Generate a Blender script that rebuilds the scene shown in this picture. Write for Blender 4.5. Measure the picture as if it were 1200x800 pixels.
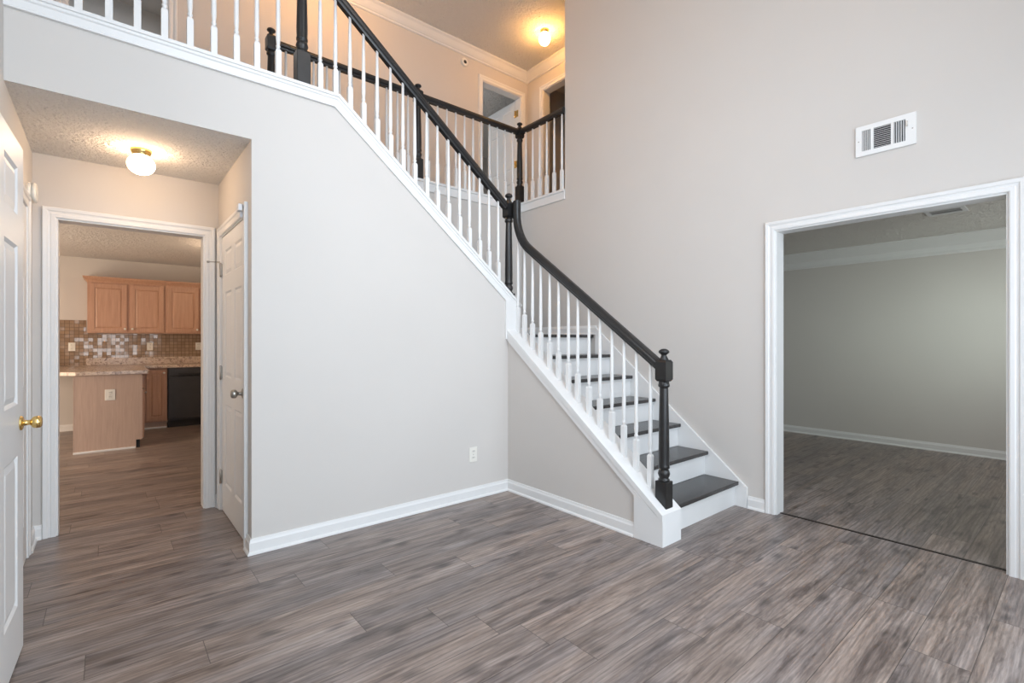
import bpy, bmesh, math, random
from mathutils import Vector, Matrix
random.seed(7)
for o in list(bpy.data.objects): bpy.data.objects.remove(o)
S = bpy.context.scene
COL = S.collection

# ------------------------------------------------------------------ camera, world, daylight, added fill lights, exposure
CAM_F = 570.0                                   # focal length in pixels of a 1200 px wide frame
yaw = math.atan(475 / 570)
cd = bpy.data.cameras.new('camera'); cam = bpy.data.objects.new('camera', cd); COL.objects.link(cam)
cam.location = (0, 0, 1.25); cam.rotation_euler = (math.pi / 2, 0, -yaw)
cd.sensor_width = 36; cd.lens = 36 * CAM_F / 1200; cd.clip_start = 0.02; cd.shift_y = 0.0
S.camera = cam
S.view_settings.view_transform = 'Standard'; S.view_settings.look = 'None'
S.view_settings.gamma = 1; S.view_settings.use_curve_mapping = False
S.view_settings.exposure = 0.25
w = bpy.data.worlds.new('world'); S.world = w; w.use_nodes = True
w.node_tree.nodes['Background'].inputs[0].default_value = (0.78, 0.88, 1.0, 1)
w.node_tree.nodes['Background'].inputs[1].default_value = 0.6

def area(name, loc, target, sx, sy, power, color, spread=180):
    l = bpy.data.lights.new(name, 'AREA'); l.shape = 'RECTANGLE'; l.size = sx; l.size_y = sy
    l.energy = power; l.color = color; l.spread = math.radians(spread)
    o = bpy.data.objects.new(name, l); COL.objects.link(o); o.location = loc
    o.rotation_euler = (Vector(target) - Vector(loc)).to_track_quat('-Z', 'Y').to_euler()
    return o
DAY = (0.78, 0.89, 1.0)
area('daylight_upper_front_window', (1.2, -1.03, 3.6), (1.4, 2.0, 1.7), 2.2, 1.7, 48, DAY, 125)
area('daylight_front_door_glass', (0.9, -1.03, 1.25), (1.4, 3.0, 1.25), 1.9, 1.9, 48, DAY)
area('fill_front_right', (2.8, -1.03, 1.45), (0.4, 3.0, 1.3), 0.9, 1.2, 30, DAY)  # unseen light added at front right to brighten the open left door
area('fill_left_upper', (-0.33, 1.50, 3.5), (3.71, 2.8, 2.0), 1.4, 1.4, 11, (0.97, 0.97, 1.0), 95)  # unseen light added on the left to brighten the right wall
area('daylight_side_room_window', (6.0, -0.95, 1.45), (6.6, 3.0, 1.3), 1.5, 1.3, 13.5, (0.97, 1.0, 0.93))
area('daylight_side_room_sky', (5.6, -0.95, 1.75), (7.29, 1.5, 1.35), 1.1, 0.7, 4.8, (0.86, 1.0, 0.94), 60)
area('daylight_kitchen_glass_door', (-2.3, 6.6, 1.05), (1.0, 8.4, 1.4), 1.7, 1.9, 60, (1.0, 0.76, 0.55))
area('fill_loft_room', (0.2, 6.2, 4.9), (0.2, 6.6, 3.0), 0.8, 0.8, 6, (0.92, 0.96, 1.0))  # fill added inside the loft room, no window is modelled there
area('daylight_bedroom_window', (2.6, 7.0, 4.0), (4.6, 6.2, 3.9), 1.0, 1.2, 14, (0.9, 0.95, 1.0))
HALL_LAMP = 30.0; UPPER_LAMP = 58.0; LOFT_LAMP = 125.0; KITCHEN_FILL = 46.0; FOYER_FILL = 20.0  # the kitchen and foyer strengths feed added, unseen globes
WARM = (1.0, 0.68, 0.42); AMBER = (1.0, 0.48, 0.13)

# ------------------------------------------------------------------ materials
def new_mat(name):
    m = bpy.data.materials.new(name); m.use_nodes = True
    return m, m.node_tree, m.node_tree.nodes['Principled BSDF']
def N(nt, t, **kw):
    n = nt.nodes.new(t)
    for k, v in kw.items(): setattr(n, k, v)
    return n
def L(nt, a, b): nt.links.new(a, b)
def obj_co(nt, scale=(1, 1, 1)):
    g = N(nt, 'ShaderNodeNewGeometry'); mp = N(nt, 'ShaderNodeMapping'); mp.inputs['Scale'].default_value = scale
    L(nt, g.outputs['Position'], mp.inputs['Vector']); return mp.outputs['Vector']
def ramp(nt, fac, stops):
    r = N(nt, 'ShaderNodeValToRGB'); e = r.color_ramp.elements
    e[0].position, e[0].color = stops[0][0], (*stops[0][1], 1)
    e[1].position, e[1].color = stops[1][0], (*stops[1][1], 1)
    for p, c in stops[2:]:
        k = e.new(p); k.color = (*c, 1)
    L(nt, fac, r.inputs['Fac']); return r.outputs['Color']
def noise(nt, co, scale, detail=3, rough=0.5, dist=0.0):
    n = N(nt, 'ShaderNodeTexNoise'); n.inputs['Scale'].default_value = scale; n.inputs['Detail'].default_value = detail
    n.inputs['Roughness'].default_value = rough; n.inputs['Distortion'].default_value = dist
    L(nt, co, n.inputs['Vector']); return n.outputs['Fac']
def bump(nt, b, h, strength, dist):
    n = N(nt, 'ShaderNodeBump'); n.inputs['Strength'].default_value = strength; n.inputs['Distance'].default_value = dist
    L(nt, h, n.inputs['Height']); L(nt, n.outputs['Normal'], b.inputs['Normal'])
def plain(name, c, rough=0.5, metal=0.0, var=0.04, nscale=6, bs=0.0, bscale=200, spec=0.5, coat=0.0):
    m, nt, b = new_mat(name); co = obj_co(nt)
    lo = tuple(x * (1 - var) for x in c); hi = tuple(min(1, x * (1 + var)) for x in c)
    L(nt, ramp(nt, noise(nt, co, nscale), [(0.3, lo), (0.7, hi)]), b.inputs['Base Color'])
    b.inputs['Roughness'].default_value = rough; b.inputs['Metallic'].default_value = metal
    b.inputs['Specular IOR Level'].default_value = spec; b.inputs['Coat Weight'].default_value = coat
    if bs: bump(nt, b, noise(nt, co, bscale, 2), bs, 0.002)
    return m
M = {}
M['wall'] = plain('greige_wall_paint', (0.635, 0.605, 0.575), 0.72, var=0.012, nscale=1.5, bs=0.10, bscale=260, spec=0.3)
M['white'] = plain('white_trim_paint', (0.79, 0.79, 0.785), 0.38, var=0.01)
M['black'] = plain('charcoal_rail_paint', (0.016, 0.0155, 0.016), 0.33, var=0.12, nscale=20)
M['brass'] = plain('polished_brass', (0.80, 0.56, 0.22), 0.18, 1.0, var=0.05, nscale=30)
M['nickel'] = plain('brushed_nickel', (0.42, 0.40, 0.37), 0.28, 1.0, var=0.05, nscale=60)
M['plastic'] = plain('ivory_white_plastic', (0.80, 0.78, 0.72), 0.4, var=0.01)
M['dark'] = plain('dark_void_paint', (0.035, 0.035, 0.038), 0.7, var=0.1)
M['slot'] = plain('grey_vent_louver', (0.72, 0.73, 0.75), 0.45, var=0.02)
M['dish'] = plain('black_appliance_enamel', (0.050, 0.053, 0.062), 0.30, var=0.08)
M['strip'] = plain('dark_threshold_strip', (0.035, 0.028, 0.025), 0.5, var=0.2, nscale=15)
M['carpet'] = plain('beige_carpet', (0.45, 0.38, 0.30), 0.95, var=0.15, nscale=120, bs=0.6, bscale=300)

def ceiling_mat():
    m, nt, b = new_mat('stomped_ceiling_texture'); co = obj_co(nt)
    b.inputs['Base Color'].default_value = (0.88, 0.855, 0.82, 1); b.inputs['Roughness'].default_value = 0.9
    v = N(nt, 'ShaderNodeTexVoronoi'); v.feature = 'DISTANCE_TO_EDGE'; v.inputs['Scale'].default_value = 11
    nz = N(nt, 'ShaderNodeTexNoise'); nz.inputs['Scale'].default_value = 14; nz.inputs['Detail'].default_value = 3
    mx = N(nt, 'ShaderNodeMix', data_type='RGBA'); mx.inputs[0].default_value = 0.25
    L(nt, co, nz.inputs['Vector']); L(nt, co, mx.inputs[6]); L(nt, nz.outputs['Color'], mx.inputs[7])
    L(nt, mx.outputs[2], v.inputs['Vector'])
    a = N(nt, 'ShaderNodeMath', operation='ADD')
    L(nt, v.outputs['Distance'], a.inputs[0]); L(nt, noise(nt, co, 34, 5, 0.65, 1.5), a.inputs[1])
    a2 = N(nt, 'ShaderNodeMath', operation='ADD'); L(nt, a.outputs[0], a2.inputs[0]); L(nt, noise(nt, co, 11, 4, 0.6, 1.0), a2.inputs[1])
    bump(nt, b, a2.outputs[0], 1.0, 0.024)
    return m
M['ceiling'] = ceiling_mat()

def plank_mat():
    m, nt, b = new_mat('grey_brown_laminate_planks')
    W, LEN = 0.19, 1.25
    g = N(nt, 'ShaderNodeNewGeometry'); s = N(nt, 'ShaderNodeSeparateXYZ'); L(nt, g.outputs['Position'], s.inputs[0])
    def mth(op, a, bb=None):
        n = N(nt, 'ShaderNodeMath', operation=op)
        for i, v in enumerate((a, bb)):
            if v is None: continue
            if isinstance(v, (int, float)): n.inputs[i].default_value = v
            else: L(nt, v, n.inputs[i])
        return n.outputs[0]
    yr = mth('DIVIDE', mth('ADD', s.outputs['Y'], 20.03), W); row = mth('FLOOR', yr); fy = mth('FRACT', yr)
    wn = N(nt, 'ShaderNodeTexWhiteNoise', noise_dimensions='1D'); L(nt, row, wn.inputs['W'])
    xr = mth('ADD', mth('DIVIDE', mth('ADD', s.outputs['X'], 20), LEN), mth('MULTIPLY', wn.outputs['Value'], 7.0))
    colm = mth('FLOOR', xr); fx = mth('FRACT', xr)
    cv = N(nt, 'ShaderNodeCombineXYZ'); L(nt, row, cv.inputs[0]); L(nt, colm, cv.inputs[1])
    pid = N(nt, 'ShaderNodeTexWhiteNoise', noise_dimensions='2D'); L(nt, cv.outputs[0], pid.inputs['Vector'])
    # grain: coordinates stretched along the plank, shifted for every plank
    gc = N(nt, 'ShaderNodeCombineXYZ')
    L(nt, mth('ADD', mth('MULTIPLY', s.outputs['X'], 1.0), mth('MULTIPLY', pid.outputs['Value'], 37)), gc.inputs[0])
    L(nt, mth('ADD', mth('MULTIPLY', s.outputs['Y'], 9.0), mth('MULTIPLY', pid.outputs['Value'], 91)), gc.inputs[1])
    gco = gc.outputs[0]
    g1 = noise(nt, gco, 1.7, 6, 0.62, 0.9)
    gc2 = N(nt, 'ShaderNodeCombineXYZ')
    L(nt, mth('ADD', mth('MULTIPLY', s.outputs['X'], 5.0), mth('MULTIPLY', pid.outputs['Value'], 11)), gc2.inputs[0])
    L(nt, mth('MULTIPLY', s.outputs['Y'], 70.0), gc2.inputs[1])
    g2 = noise(nt, gc2.outputs[0], 2.0, 3, 0.6, 0.4)
    def mulc(a, bb, f=1.0):
        n = N(nt, 'ShaderNodeMix', data_type='RGBA', blend_type='MULTIPLY'); n.inputs[0].default_value = f
        L(nt, a, n.inputs[6]); L(nt, bb, n.inputs[7]); return n.outputs[2]
    grey = ramp(nt, g1, [(0.28, (0.125, 0.103, 0.096)), (0.72, (0.385, 0.333, 0.313)), (0.50, (0.253, 0.215, 0.202))])
    brown = ramp(nt, g1, [(0.28, (0.137, 0.104, 0.088)), (0.72, (0.420, 0.345, 0.300)), (0.50, (0.277, 0.222, 0.193))])
    tone = N(nt, 'ShaderNodeMix', data_type='RGBA')
    L(nt, ramp(nt, noise(nt, gco, 0.9, 2, 0.5, 0.5), [(0.38, (0, 0, 0)), (0.62, (1, 1, 1))]), tone.inputs[0]); L(nt, grey, tone.inputs[6]); L(nt, brown, tone.inputs[7])
    # dark heartwood streaks, cathedral lines, pores, knots
    c = mulc(tone.outputs[2], ramp(nt, noise(nt, gco, 1.25, 5, 0.68, 1.4), [(0.34, (0.50, 0.48, 0.49)), (0.47, (1.0, 1.0, 1.0))]), 0.9)
    wv = N(nt, 'ShaderNodeTexWave', bands_direction='Y'); wv.inputs['Scale'].default_value = 1.5; wv.inputs['Distortion'].default_value = 7.0
    wv.inputs['Detail'].default_value = 3.0; wv.inputs['Detail Scale'].default_value = 0.8; L(nt, gco, wv.inputs['Vector'])
    c = mulc(c, ramp(nt, wv.outputs['Fac'], [(0.05, (0.78, 0.77, 0.77)), (0.55, (1.06, 1.06, 1.06))]), 0.8)
    c = mulc(c, ramp(nt, g2, [(0.30, (0.74, 0.74, 0.74)), (0.66, (1.10, 1.10, 1.10))]))
    kc = N(nt, 'ShaderNodeCombineXYZ')
    L(nt, mth('ADD', mth('MULTIPLY', s.outputs['X'], 2.1), mth('MULTIPLY', pid.outputs['Value'], 53)), kc.inputs[0])
    L(nt, mth('ADD', mth('MULTIPLY', s.outputs['Y'], 5.0), mth('MULTIPLY', noise(nt, gco, 3.0, 2), 0.5)), kc.inputs[1])
    vo = N(nt, 'ShaderNodeTexVoronoi', voronoi_dimensions='2D'); vo.inputs['Scale'].default_value = 1.0; L(nt, kc.outputs[0], vo.inputs['Vector'])
    c = mulc(c, ramp(nt, vo.outputs['Distance'], [(0.03, (0.42, 0.42, 0.44)), (0.15, (1.0, 1.0, 1.0))]), 0.85)
    c = mulc(c, ramp(nt, pid.outputs['Value'], [(0.0, (0.86, 0.87, 0.89)), (1.0, (1.16, 1.13, 1.10))]))
    mul2 = c
    ey = mth('MULTIPLY', mth('MINIMUM', fy, mth('SUBTRACT', 1, fy)), W)
    ex = mth('MULTIPLY', mth('MINIMUM', fx, mth('SUBTRACT', 1, fx)), LEN)
    seam = mth('LESS_THAN', mth('MINIMUM', ex, ey), 0.0014)
    mix = N(nt, 'ShaderNodeMix', data_type='RGBA'); L(nt, mth('MULTIPLY', seam, 0.75), mix.inputs[0])
    L(nt, mul2, mix.inputs[6]); mix.inputs[7].default_value = (0.045, 0.036, 0.033, 1)
    L(nt, mix.outputs[2], b.inputs['Base Color'])
    r = N(nt, 'ShaderNodeMapRange'); r.inputs['To Min'].default_value = 0.27; r.inputs['To Max'].default_value = 0.40
    L(nt, g1, r.inputs['Value']); L(nt, r.outputs[0], b.inputs['Roughness'])
    bump(nt, b, g2, 0.08, 0.002)
    return m
M['planks'] = plank_mat()

def wood(name, lo, hi, rough=0.4, sc=(26, 26, 1.6)):
    m, nt, b = new_mat(name); co = obj_co(nt, sc)
    L(nt, ramp(nt, noise(nt, co, 2.0, 4, 0.6, 0.6), [(0.25, lo), (0.75, hi)]), b.inputs['Base Color'])
    b.inputs['Roughness'].default_value = rough
    return m
M['maple'] = wood('pink_maple_cabinet_wood', (0.43, 0.242, 0.160), (0.55, 0.330, 0.228))
M['panelwood'] = wood('taupe_panel_laminate', (0.46, 0.330, 0.265), (0.56, 0.415, 0.335), 0.5)
M['tread'] = wood('dark_stained_tread', (0.030, 0.028, 0.028), (0.055, 0.052, 0.052), 0.26, (1.5, 30, 30))

def granite():
    m, nt, b = new_mat('speckled_granite'); co = obj_co(nt)
    a = ramp(nt, noise(nt, co, 28, 6, 0.7, 0.8), [(0.30, (0.12, 0.08, 0.07)), (0.68, (0.66, 0.54, 0.44)), (0.42, (0.36, 0.26, 0.21)), (0.50, (0.58, 0.46, 0.37))])
    L(nt, a, b.inputs['Base Color']); b.inputs['Roughness'].default_value = 0.2
    return m
M['granite'] = granite()
def tiles():
    m, nt, b = new_mat('brown_glass_mosaic'); co = obj_co(nt)
    sp = N(nt, 'ShaderNodeSeparateXYZ'); L(nt, co, sp.inputs[0])
    cb = N(nt, 'ShaderNodeCombineXYZ'); L(nt, sp.outputs['X'], cb.inputs[0]); L(nt, sp.outputs['Z'], cb.inputs[1])
    br = N(nt, 'ShaderNodeTexBrick'); br.offset = 0.0; br.inputs['Scale'].default_value = 1.0
    br.inputs['Brick Width'].default_value = 0.05; br.inputs['Row Height'].default_value = 0.05
    br.inputs['Mortar Size'].default_value = 0.0028; br.inputs['Mortar Smooth'].default_value = 0.1
    br.inputs['Color1'].default_value = (0.30, 0.20, 0.13, 1); br.inputs['Color2'].default_value = (0.40, 0.28, 0.19, 1)
    br.inputs['Mortar'].default_value = (0.16, 0.11, 0.07, 1)
    L(nt, cb.outputs[0], br.inputs['Vector']); L(nt, br.outputs['Color'], b.inputs['Base Color'])
    b.inputs['Roughness'].default_value = 0.16; b.inputs['Coat Weight'].default_value = 0.5; b.inputs['Coat Roughness'].default_value = 0.04
    b.inputs['Metallic'].default_value = 0.15
    # every tile sits at its own slight tilt, so it mirrors another bit of the room
    sn = N(nt, 'ShaderNodeVectorMath', operation='SNAP'); sn.inputs[1].default_value = (0.05, 0.05, 0.05)
    L(nt, cb.outputs[0], sn.inputs[0])
    wn = N(nt, 'ShaderNodeTexWhiteNoise', noise_dimensions='2D'); L(nt, sn.outputs[0], wn.inputs['Vector'])
    sub = N(nt, 'ShaderNodeVectorMath', operation='SUBTRACT'); sub.inputs[1].default_value = (0.5, 0.5, 0.5); L(nt, wn.outputs['Color'], sub.inputs[0])
    sc = N(nt, 'ShaderNodeVectorMath', operation='SCALE'); sc.inputs['Scale'].default_value = 0.09; L(nt, sub.outputs[0], sc.inputs[0])
    g = N(nt, 'ShaderNodeNewGeometry'); ad = N(nt, 'ShaderNodeVectorMath', operation='ADD'); L(nt, g.outputs['Normal'], ad.inputs[0]); L(nt, sc.outputs[0], ad.inputs[1])
    nm = N(nt, 'ShaderNodeVectorMath', operation='NORMALIZE'); L(nt, ad.outputs[0], nm.inputs[0])
    L(nt, nm.outputs[0], b.inputs['Normal']); L(nt, nm.outputs[0], b.inputs['Coat Normal'])
    return m
M['tiles'] = tiles()
def lamp_mat(name, strength, color=WARM):
    m, nt, b = new_mat(name)
    b.inputs['Base Color'].default_value = (0.9, 0.88, 0.82, 1); b.inputs['Roughness'].default_value = 0.25
    b.inputs['Emission Color'].default_value = (*color, 1); b.inputs['Emission Strength'].default_value = strength
    return m

# ------------------------------------------------------------------ mesh helpers (all shapes in world metres)
def BM(): return bmesh.new()
def box(bm, x0, x1, y0, y1, z0, z1, bev=0.0):
    t = bmesh.new(); bmesh.ops.create_cube(t, size=1)
    bmesh.ops.scale(t, vec=(abs(x1 - x0), abs(y1 - y0), abs(z1 - z0)), verts=t.verts)
    bmesh.ops.translate(t, vec=((x0 + x1) / 2, (y0 + y1) / 2, (z0 + z1) / 2), verts=t.verts)
    if bev: bmesh.ops.bevel(t, geom=list(t.edges), offset=bev, segments=2, affect='EDGES', profile=0.6)
    merge(bm, t); return bm
def merge(bm, t, mat=None):
    if mat is not None: t.transform(mat)
    me = bpy.data.meshes.new('tmp'); t.to_mesh(me); t.free(); bm.from_mesh(me); bpy.data.meshes.remove(me)
def prism(bm, pts, axis, a, b):
    """polygon extruded along an axis; pts are the other two coordinates in x,y,z order"""
    def v(p, c):
        return {'x': (c, p[0], p[1]), 'y': (p[0], c, p[1]), 'z': (p[0], p[1], c)}[axis]
    A = [bm.verts.new(v(p, a)) for p in pts]; B = [bm.verts.new(v(p, b)) for p in pts]
    n = len(pts); bm.faces.new(A); bm.faces.new(B[::-1])
    for i in range(n): bm.faces.new((A[i], B[i], B[(i + 1) % n], A[(i + 1) % n]))
    return bm
def lathe(bm, prof, c, seg=24, axis='z'):
    t = bmesh.new(); rings = []
    for r, h in prof:
        rings.append([t.verts.new((max(r, 1e-4) * math.cos(2 * math.pi * k / seg), max(r, 1e-4) * math.sin(2 * math.pi * k / seg), h)) for k in range(seg)])
    for a, b in zip(rings, rings[1:]):
        for k in range(seg):
            f = t.faces.new((a[k], a[(k + 1) % seg], b[(k + 1) % seg], b[k])); f.smooth = True
    t.faces.new(rings[0][::-1]); t.faces.new(rings[-1])
    mt = Matrix.Translation(c)
    if axis == 'x': mt = mt @ Matrix.Rotation(math.pi / 2, 4, 'Y')
    if axis == '-x': mt = mt @ Matrix.Rotation(-math.pi / 2, 4, 'Y')
    if axis == '-y': mt = mt @ Matrix.Rotation(math.pi / 2, 4, 'X')
    merge(bm, t, mt); return bm
def sweep(bm, path, n, prof, smooth=False):
    """profile (a: to the left of travel in the plane, b: along n) run along a path in the plane normal to n, mitred"""
    n = Vector(n).normalized(); P = [Vector(p) for p in path]; rings = []
    for i, p in enumerate(P):
        ls = []
        if i > 0: ls.append(n.cross((P[i] - P[i - 1]).normalized()))
        if i < len(P) - 1: ls.append(n.cross((P[i + 1] - P[i]).normalized()))
        m = ls[0] if len(ls) == 1 else (ls[0] + ls[1]) / (1 + ls[0].dot(ls[1]))
        rings.append([bm.verts.new(p + m * a + n * b) for a, b in prof])
    k = len(prof)
    for A, B in zip(rings, rings[1:]):
        for j in range(k):
            f = bm.faces.new((A[j], B[j], B[(j + 1) % k], A[(j + 1) % k])); f.smooth = smooth
    bm.faces.new(rings[0]); bm.faces.new(rings[-1][::-1])
    return bm
def tagit(o, label, cat, group=None, kind=None):
    if label: o['label'] = label
    if cat: o['category'] = cat
    if group: o['group'] = group
    if kind: o['kind'] = kind
def obj(name, bm, mat, parent=None, label=None, cat=None, group=None, kind=None):
    bmesh.ops.recalc_face_normals(bm, faces=bm.faces)
    me = bpy.data.meshes.new(name)
    co = [v.co.copy() for v in bm.verts]
    if parent is not None:
        org = parent.matrix_basis.translation.copy(); q = parent.parent
        while q is not None: org += q.matrix_basis.translation; q = q.parent
        bmesh.ops.translate(bm, vec=-org, verts=bm.verts)
        loc = Vector((0, 0, 0))
    else:
        lo = Vector([min(c[i] for c in co) for i in range(3)]); hi = Vector([max(c[i] for c in co) for i in range(3)])
        loc = Vector(((lo.x + hi.x) / 2, (lo.y + hi.y) / 2, lo.z))
        bmesh.ops.translate(bm, vec=-loc, verts=bm.verts)
    bm.to_mesh(me); bm.free()
    me.materials.append(M[mat] if isinstance(mat, str) else mat)
    o = bpy.data.objects.new(name, me); COL.objects.link(o); o.location = loc
    if parent is not None: o.parent = parent
    tagit(o, label, cat, group, kind)
    return o
def thing(name, label, cat, loc, group=None, kind=None):
    o = bpy.data.objects.new(name, None); o.empty_display_size = 0.1; COL.objects.link(o); o.location = loc
    tagit(o, label, cat, group, kind); return o
def struct(name, bm, mat, label, cat): return obj(name, bm, mat, None, label, cat, None, 'structure')
tn = [0]
def trim(bm, label, mat='white', cat='trim'):
    tn[0] += 1; return struct('trim_%d' % tn[0], bm, mat, label, cat)

# ------------------------------------------------------------------ key planes
XL = -0.36        # left wall
YA = 3.18         # panel wall facing the camera under the upper flight
XC = 0.655        # corner where that wall meets the hallway
YK = 4.28         # hallway end wall / stairwell back wall
XB = 3.71         # right wall
Z1 = 2.44; Z2 = 2.82; Z3 = 5.165
YH = 5.37; XH = 4.77
YF = -1.1         # front wall behind the camera
T = 0.12

# ------------------------------------------------------------------ shell
struct('floor', box(BM(), -2.6, 7.41, YF - T, 9.32, -0.1, 0), 'planks', 'grey brown wood-look plank floor running through all ground level rooms', 'floor')
b = BM(); prism(b, [(XL, YA + 0.15), (0.98, YA + 0.15), (0.98, YK + 0.06), (XB + T, YK + 0.06), (XB + T, 3.58), (XH, 3.58), (XH, YH), (XL, YH)], 'z', 2.62, Z2)
struct('floor_upper', b, 'carpet', 'carpeted upper hallway floor around the stairwell behind the balustrades', 'floor')

b = BM(); box(b, XL - T, XL, YF - T, 0.80, 0, Z3); box(b, XL - T, XL, 0.80, 2.20, 0, 2.8); box(b, XL - T, XL, 0.80, 2.20, 4.2, Z3); box(b, XL - T, XL, 2.20, 3.17, 0, Z3); box(b, XL - T, XL, 3.17, 3.95, 2.03, Z3); box(b, XL - T, XL, 3.95, YK, 0, Z3)
box(b, XL - T, XL, YK, YH, Z1, Z3)
struct('wall_left', b, 'wall', 'beige left wall behind the open white door, running into the hallway', 'wall')
# panel wall with hallway header
b = BM(); prism(b, [(XC, 0), (2.69, 0), (2.69, 1.54), (1.14, 2.83), (XC, 2.83)], 'y', YA, YA + 0.14)
prism(b, [(XL, Z1 + 0.02), (XC, Z1 + 0.02), (XC, 2.83), (XL, 2.83)], 'y', YA + 0.006, YA + 0.14)
prism(b, [(XL, Z1), (XC, Z1), (XC, 2.83), (XL, 2.83)], 'y', YA, YA + 0.006)
struct('wall_panel', b, 'wall', 'pale wall under the upper stair flight with a sloping top and hallway opening', 'wall')
# hallway right wall with closet opening
CY0, CY1 = 3.345, 4.165
b = BM(); box(b, XC, XC + 0.1, YA + 0.14, CY0, 0, Z1); box(b, XC, XC + 0.1, CY1, YK, 0, Z1); box(b, XC, XC + 0.1, CY0, CY1, 2.03, Z1)
struct('wall_closet', b, 'wall', 'hallway right wall around the white closet door', 'wall')
# hallway end wall, also the stairwell back wall
KX0, KX1 = -0.250, 0.566
b = BM(); box(b, -2.6, KX0, YK, YK + T, 0, Z1); box(b, KX1, 4.0, YK, YK + T, 0, Z1); box(b, KX0, KX1, YK, YK + T, 2.045, Z1)
box(b, 0.98, XB, YK, YK + 0.06, Z1, 2.82)
struct('wall_back', b, 'wall', 'wall at the hallway end with the kitchen doorway, continuing behind the stairs', 'wall')
# right wall with side room opening
RY0, RY1 = 0.297, 1.482
b = BM(); box(b, XB, XB + T, YF - T, RY0, 0, Z3); box(b, XB, XB + T, RY0, RY1, 2.05, Z3); box(b, XB, XB + T, RY1, 3.58, 0, Z3)
box(b, XB, XB + T, 3.58, YK + 0.06, 0, 2.82)
struct('wall_right', b, 'wall', 'tall greige right wall beside the stairs with a cased opening', 'wall')
# front wall behind the camera with window and door openings
b = BM(); y0, y1 = YF - T, YF
box(b, XL, 0.05, y0, y1, 0, Z3); box(b, 1.95, 2.35, y0, y1, 0, Z3); box(b, 3.25, XB, y0, y1, 0, Z3); box(b, 2.35, 3.25, y0, y1, 0, 0.85); box(b, 2.35, 3.25, y0, y1, 2.05, Z3)
box(b, 0.05, 1.95, y0, y1, 2.2, 2.9); box(b, 0.05, 1.95, y0, y1, 4.6, Z3); box(b, 0.05, 1.95, y0, y1, 0, 0.3)
struct('wall_front', b, 'wall', 'front wall behind the viewer with tall window openings', 'wall')
struct('ceiling', box(BM(), XL - T, XH + T, YF - T, YH + T, Z3, Z3 + 0.1), 'ceiling', 'textured upper ceiling above the stairs and landing hall', 'ceiling')
struct('ceiling_hallway', box(box(BM(), XL, XC, YA + 0.006, YK, Z1, Z1 + 0.02), XL, XC, YA + 0.14, YK, Z1 + 0.02, Z1 + 0.1), 'ceiling', 'textured low ceiling of the hallway with the globe light', 'ceiling')

# upper hall walls
DX0, DX1 = 3.945, 4.650      # bedroom door
LX0, LX1 = -0.25, 0.43       # loft door
b = BM()
box(b, XL - T, LX0, YH, YH + T, Z2, Z3); box(b, LX1, DX0, YH, YH + T, Z2, Z3); box(b, DX1, XH + T, YH, YH + T, Z2, Z3)
box(b, LX0, LX1, YH, YH + T, Z2 + 2.00, Z3); box(b, DX0, DX1, YH, YH + T, Z2 + 2.00, Z3)
struct('wall_hall', b, 'wall', 'tan upper hallway wall behind the balustrade with two door openings', 'wall')
EY1, EY0 = 5.03, 4.27
b = BM(); box(b, XH, XH + T, 3.46, EY0, Z2, Z3); box(b, XH, XH + T, EY1, YH, Z2, Z3); box(b, XH, XH + T, EY0, EY1, Z2 + 2.00, Z3)
box(b, XB + T, XH, 3.46, 3.58, Z2, Z3)
struct('wall_hall_end', b, 'wall', 'short tan wall at the right end of the upper hallway with a dark doorway', 'wall')
# rooms beyond the upper doors
b = BM(); box(b, 1.8, 6.0, 8.0, 8.1, Z2, Z3); box(b, 1.7, 1.8, YH + T, 8.1, Z2, Z3); box(b, 6.0, 6.1, YH + T, 8.1, Z2, Z3)
struct('wall_bedroom', b, 'wall', 'dim grey bedroom walls seen through the upper hall door', 'wall')
struct('ceiling_bedroom', box(BM(), 1.7, 6.1, YH + T, 8.1, Z3 - 0.16, Z3), 'ceiling', 'dim bedroom ceiling seen through the upper hall door', 'ceiling')
struct('floor_bedroom', box(BM(), 1.7, 6.1, YH + T, 8.1, Z2 - 0.1, Z2), 'carpet', 'bedroom carpet beyond the upper hall door', 'floor')
b = BM(); box(b, 6.2, 6.3, 3.4, 5.49, Z2, Z3); box(b, XH + T, 6.2, 3.3, 3.4, Z2, Z3); box(b, XH + T, 6.2, 5.39, 5.49, Z2, Z3); box(b, XH + T, 6.2, 3.4, 5.39, Z3, Z3 + 0.1); box(b, XH + T, 6.2, 3.4, 5.39, Z2 - 0.1, Z2)
struct('wall_bathroom', b, 'wall', 'dark unlit room beyond the right end doorway of the upper hallway', 'wall')
b = BM(); box(b, -0.6, 0.9, 7.2, 7.3, Z2, Z3); box(b, -0.7, -0.6, YH + T, 7.3, Z2, Z3); box(b, 0.9, 1.0, YH + T, 7.3, Z2, Z3); box(b, -0.6, 0.9, YH + T, 7.2, Z3, Z3 + .1); box(b, -0.6, 0.9, YH + T, 7.2, Z2 - .1, Z2)
struct('wall_loft_room', b, 'wall', 'dim grey room beyond the left upper door', 'wall')

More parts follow.
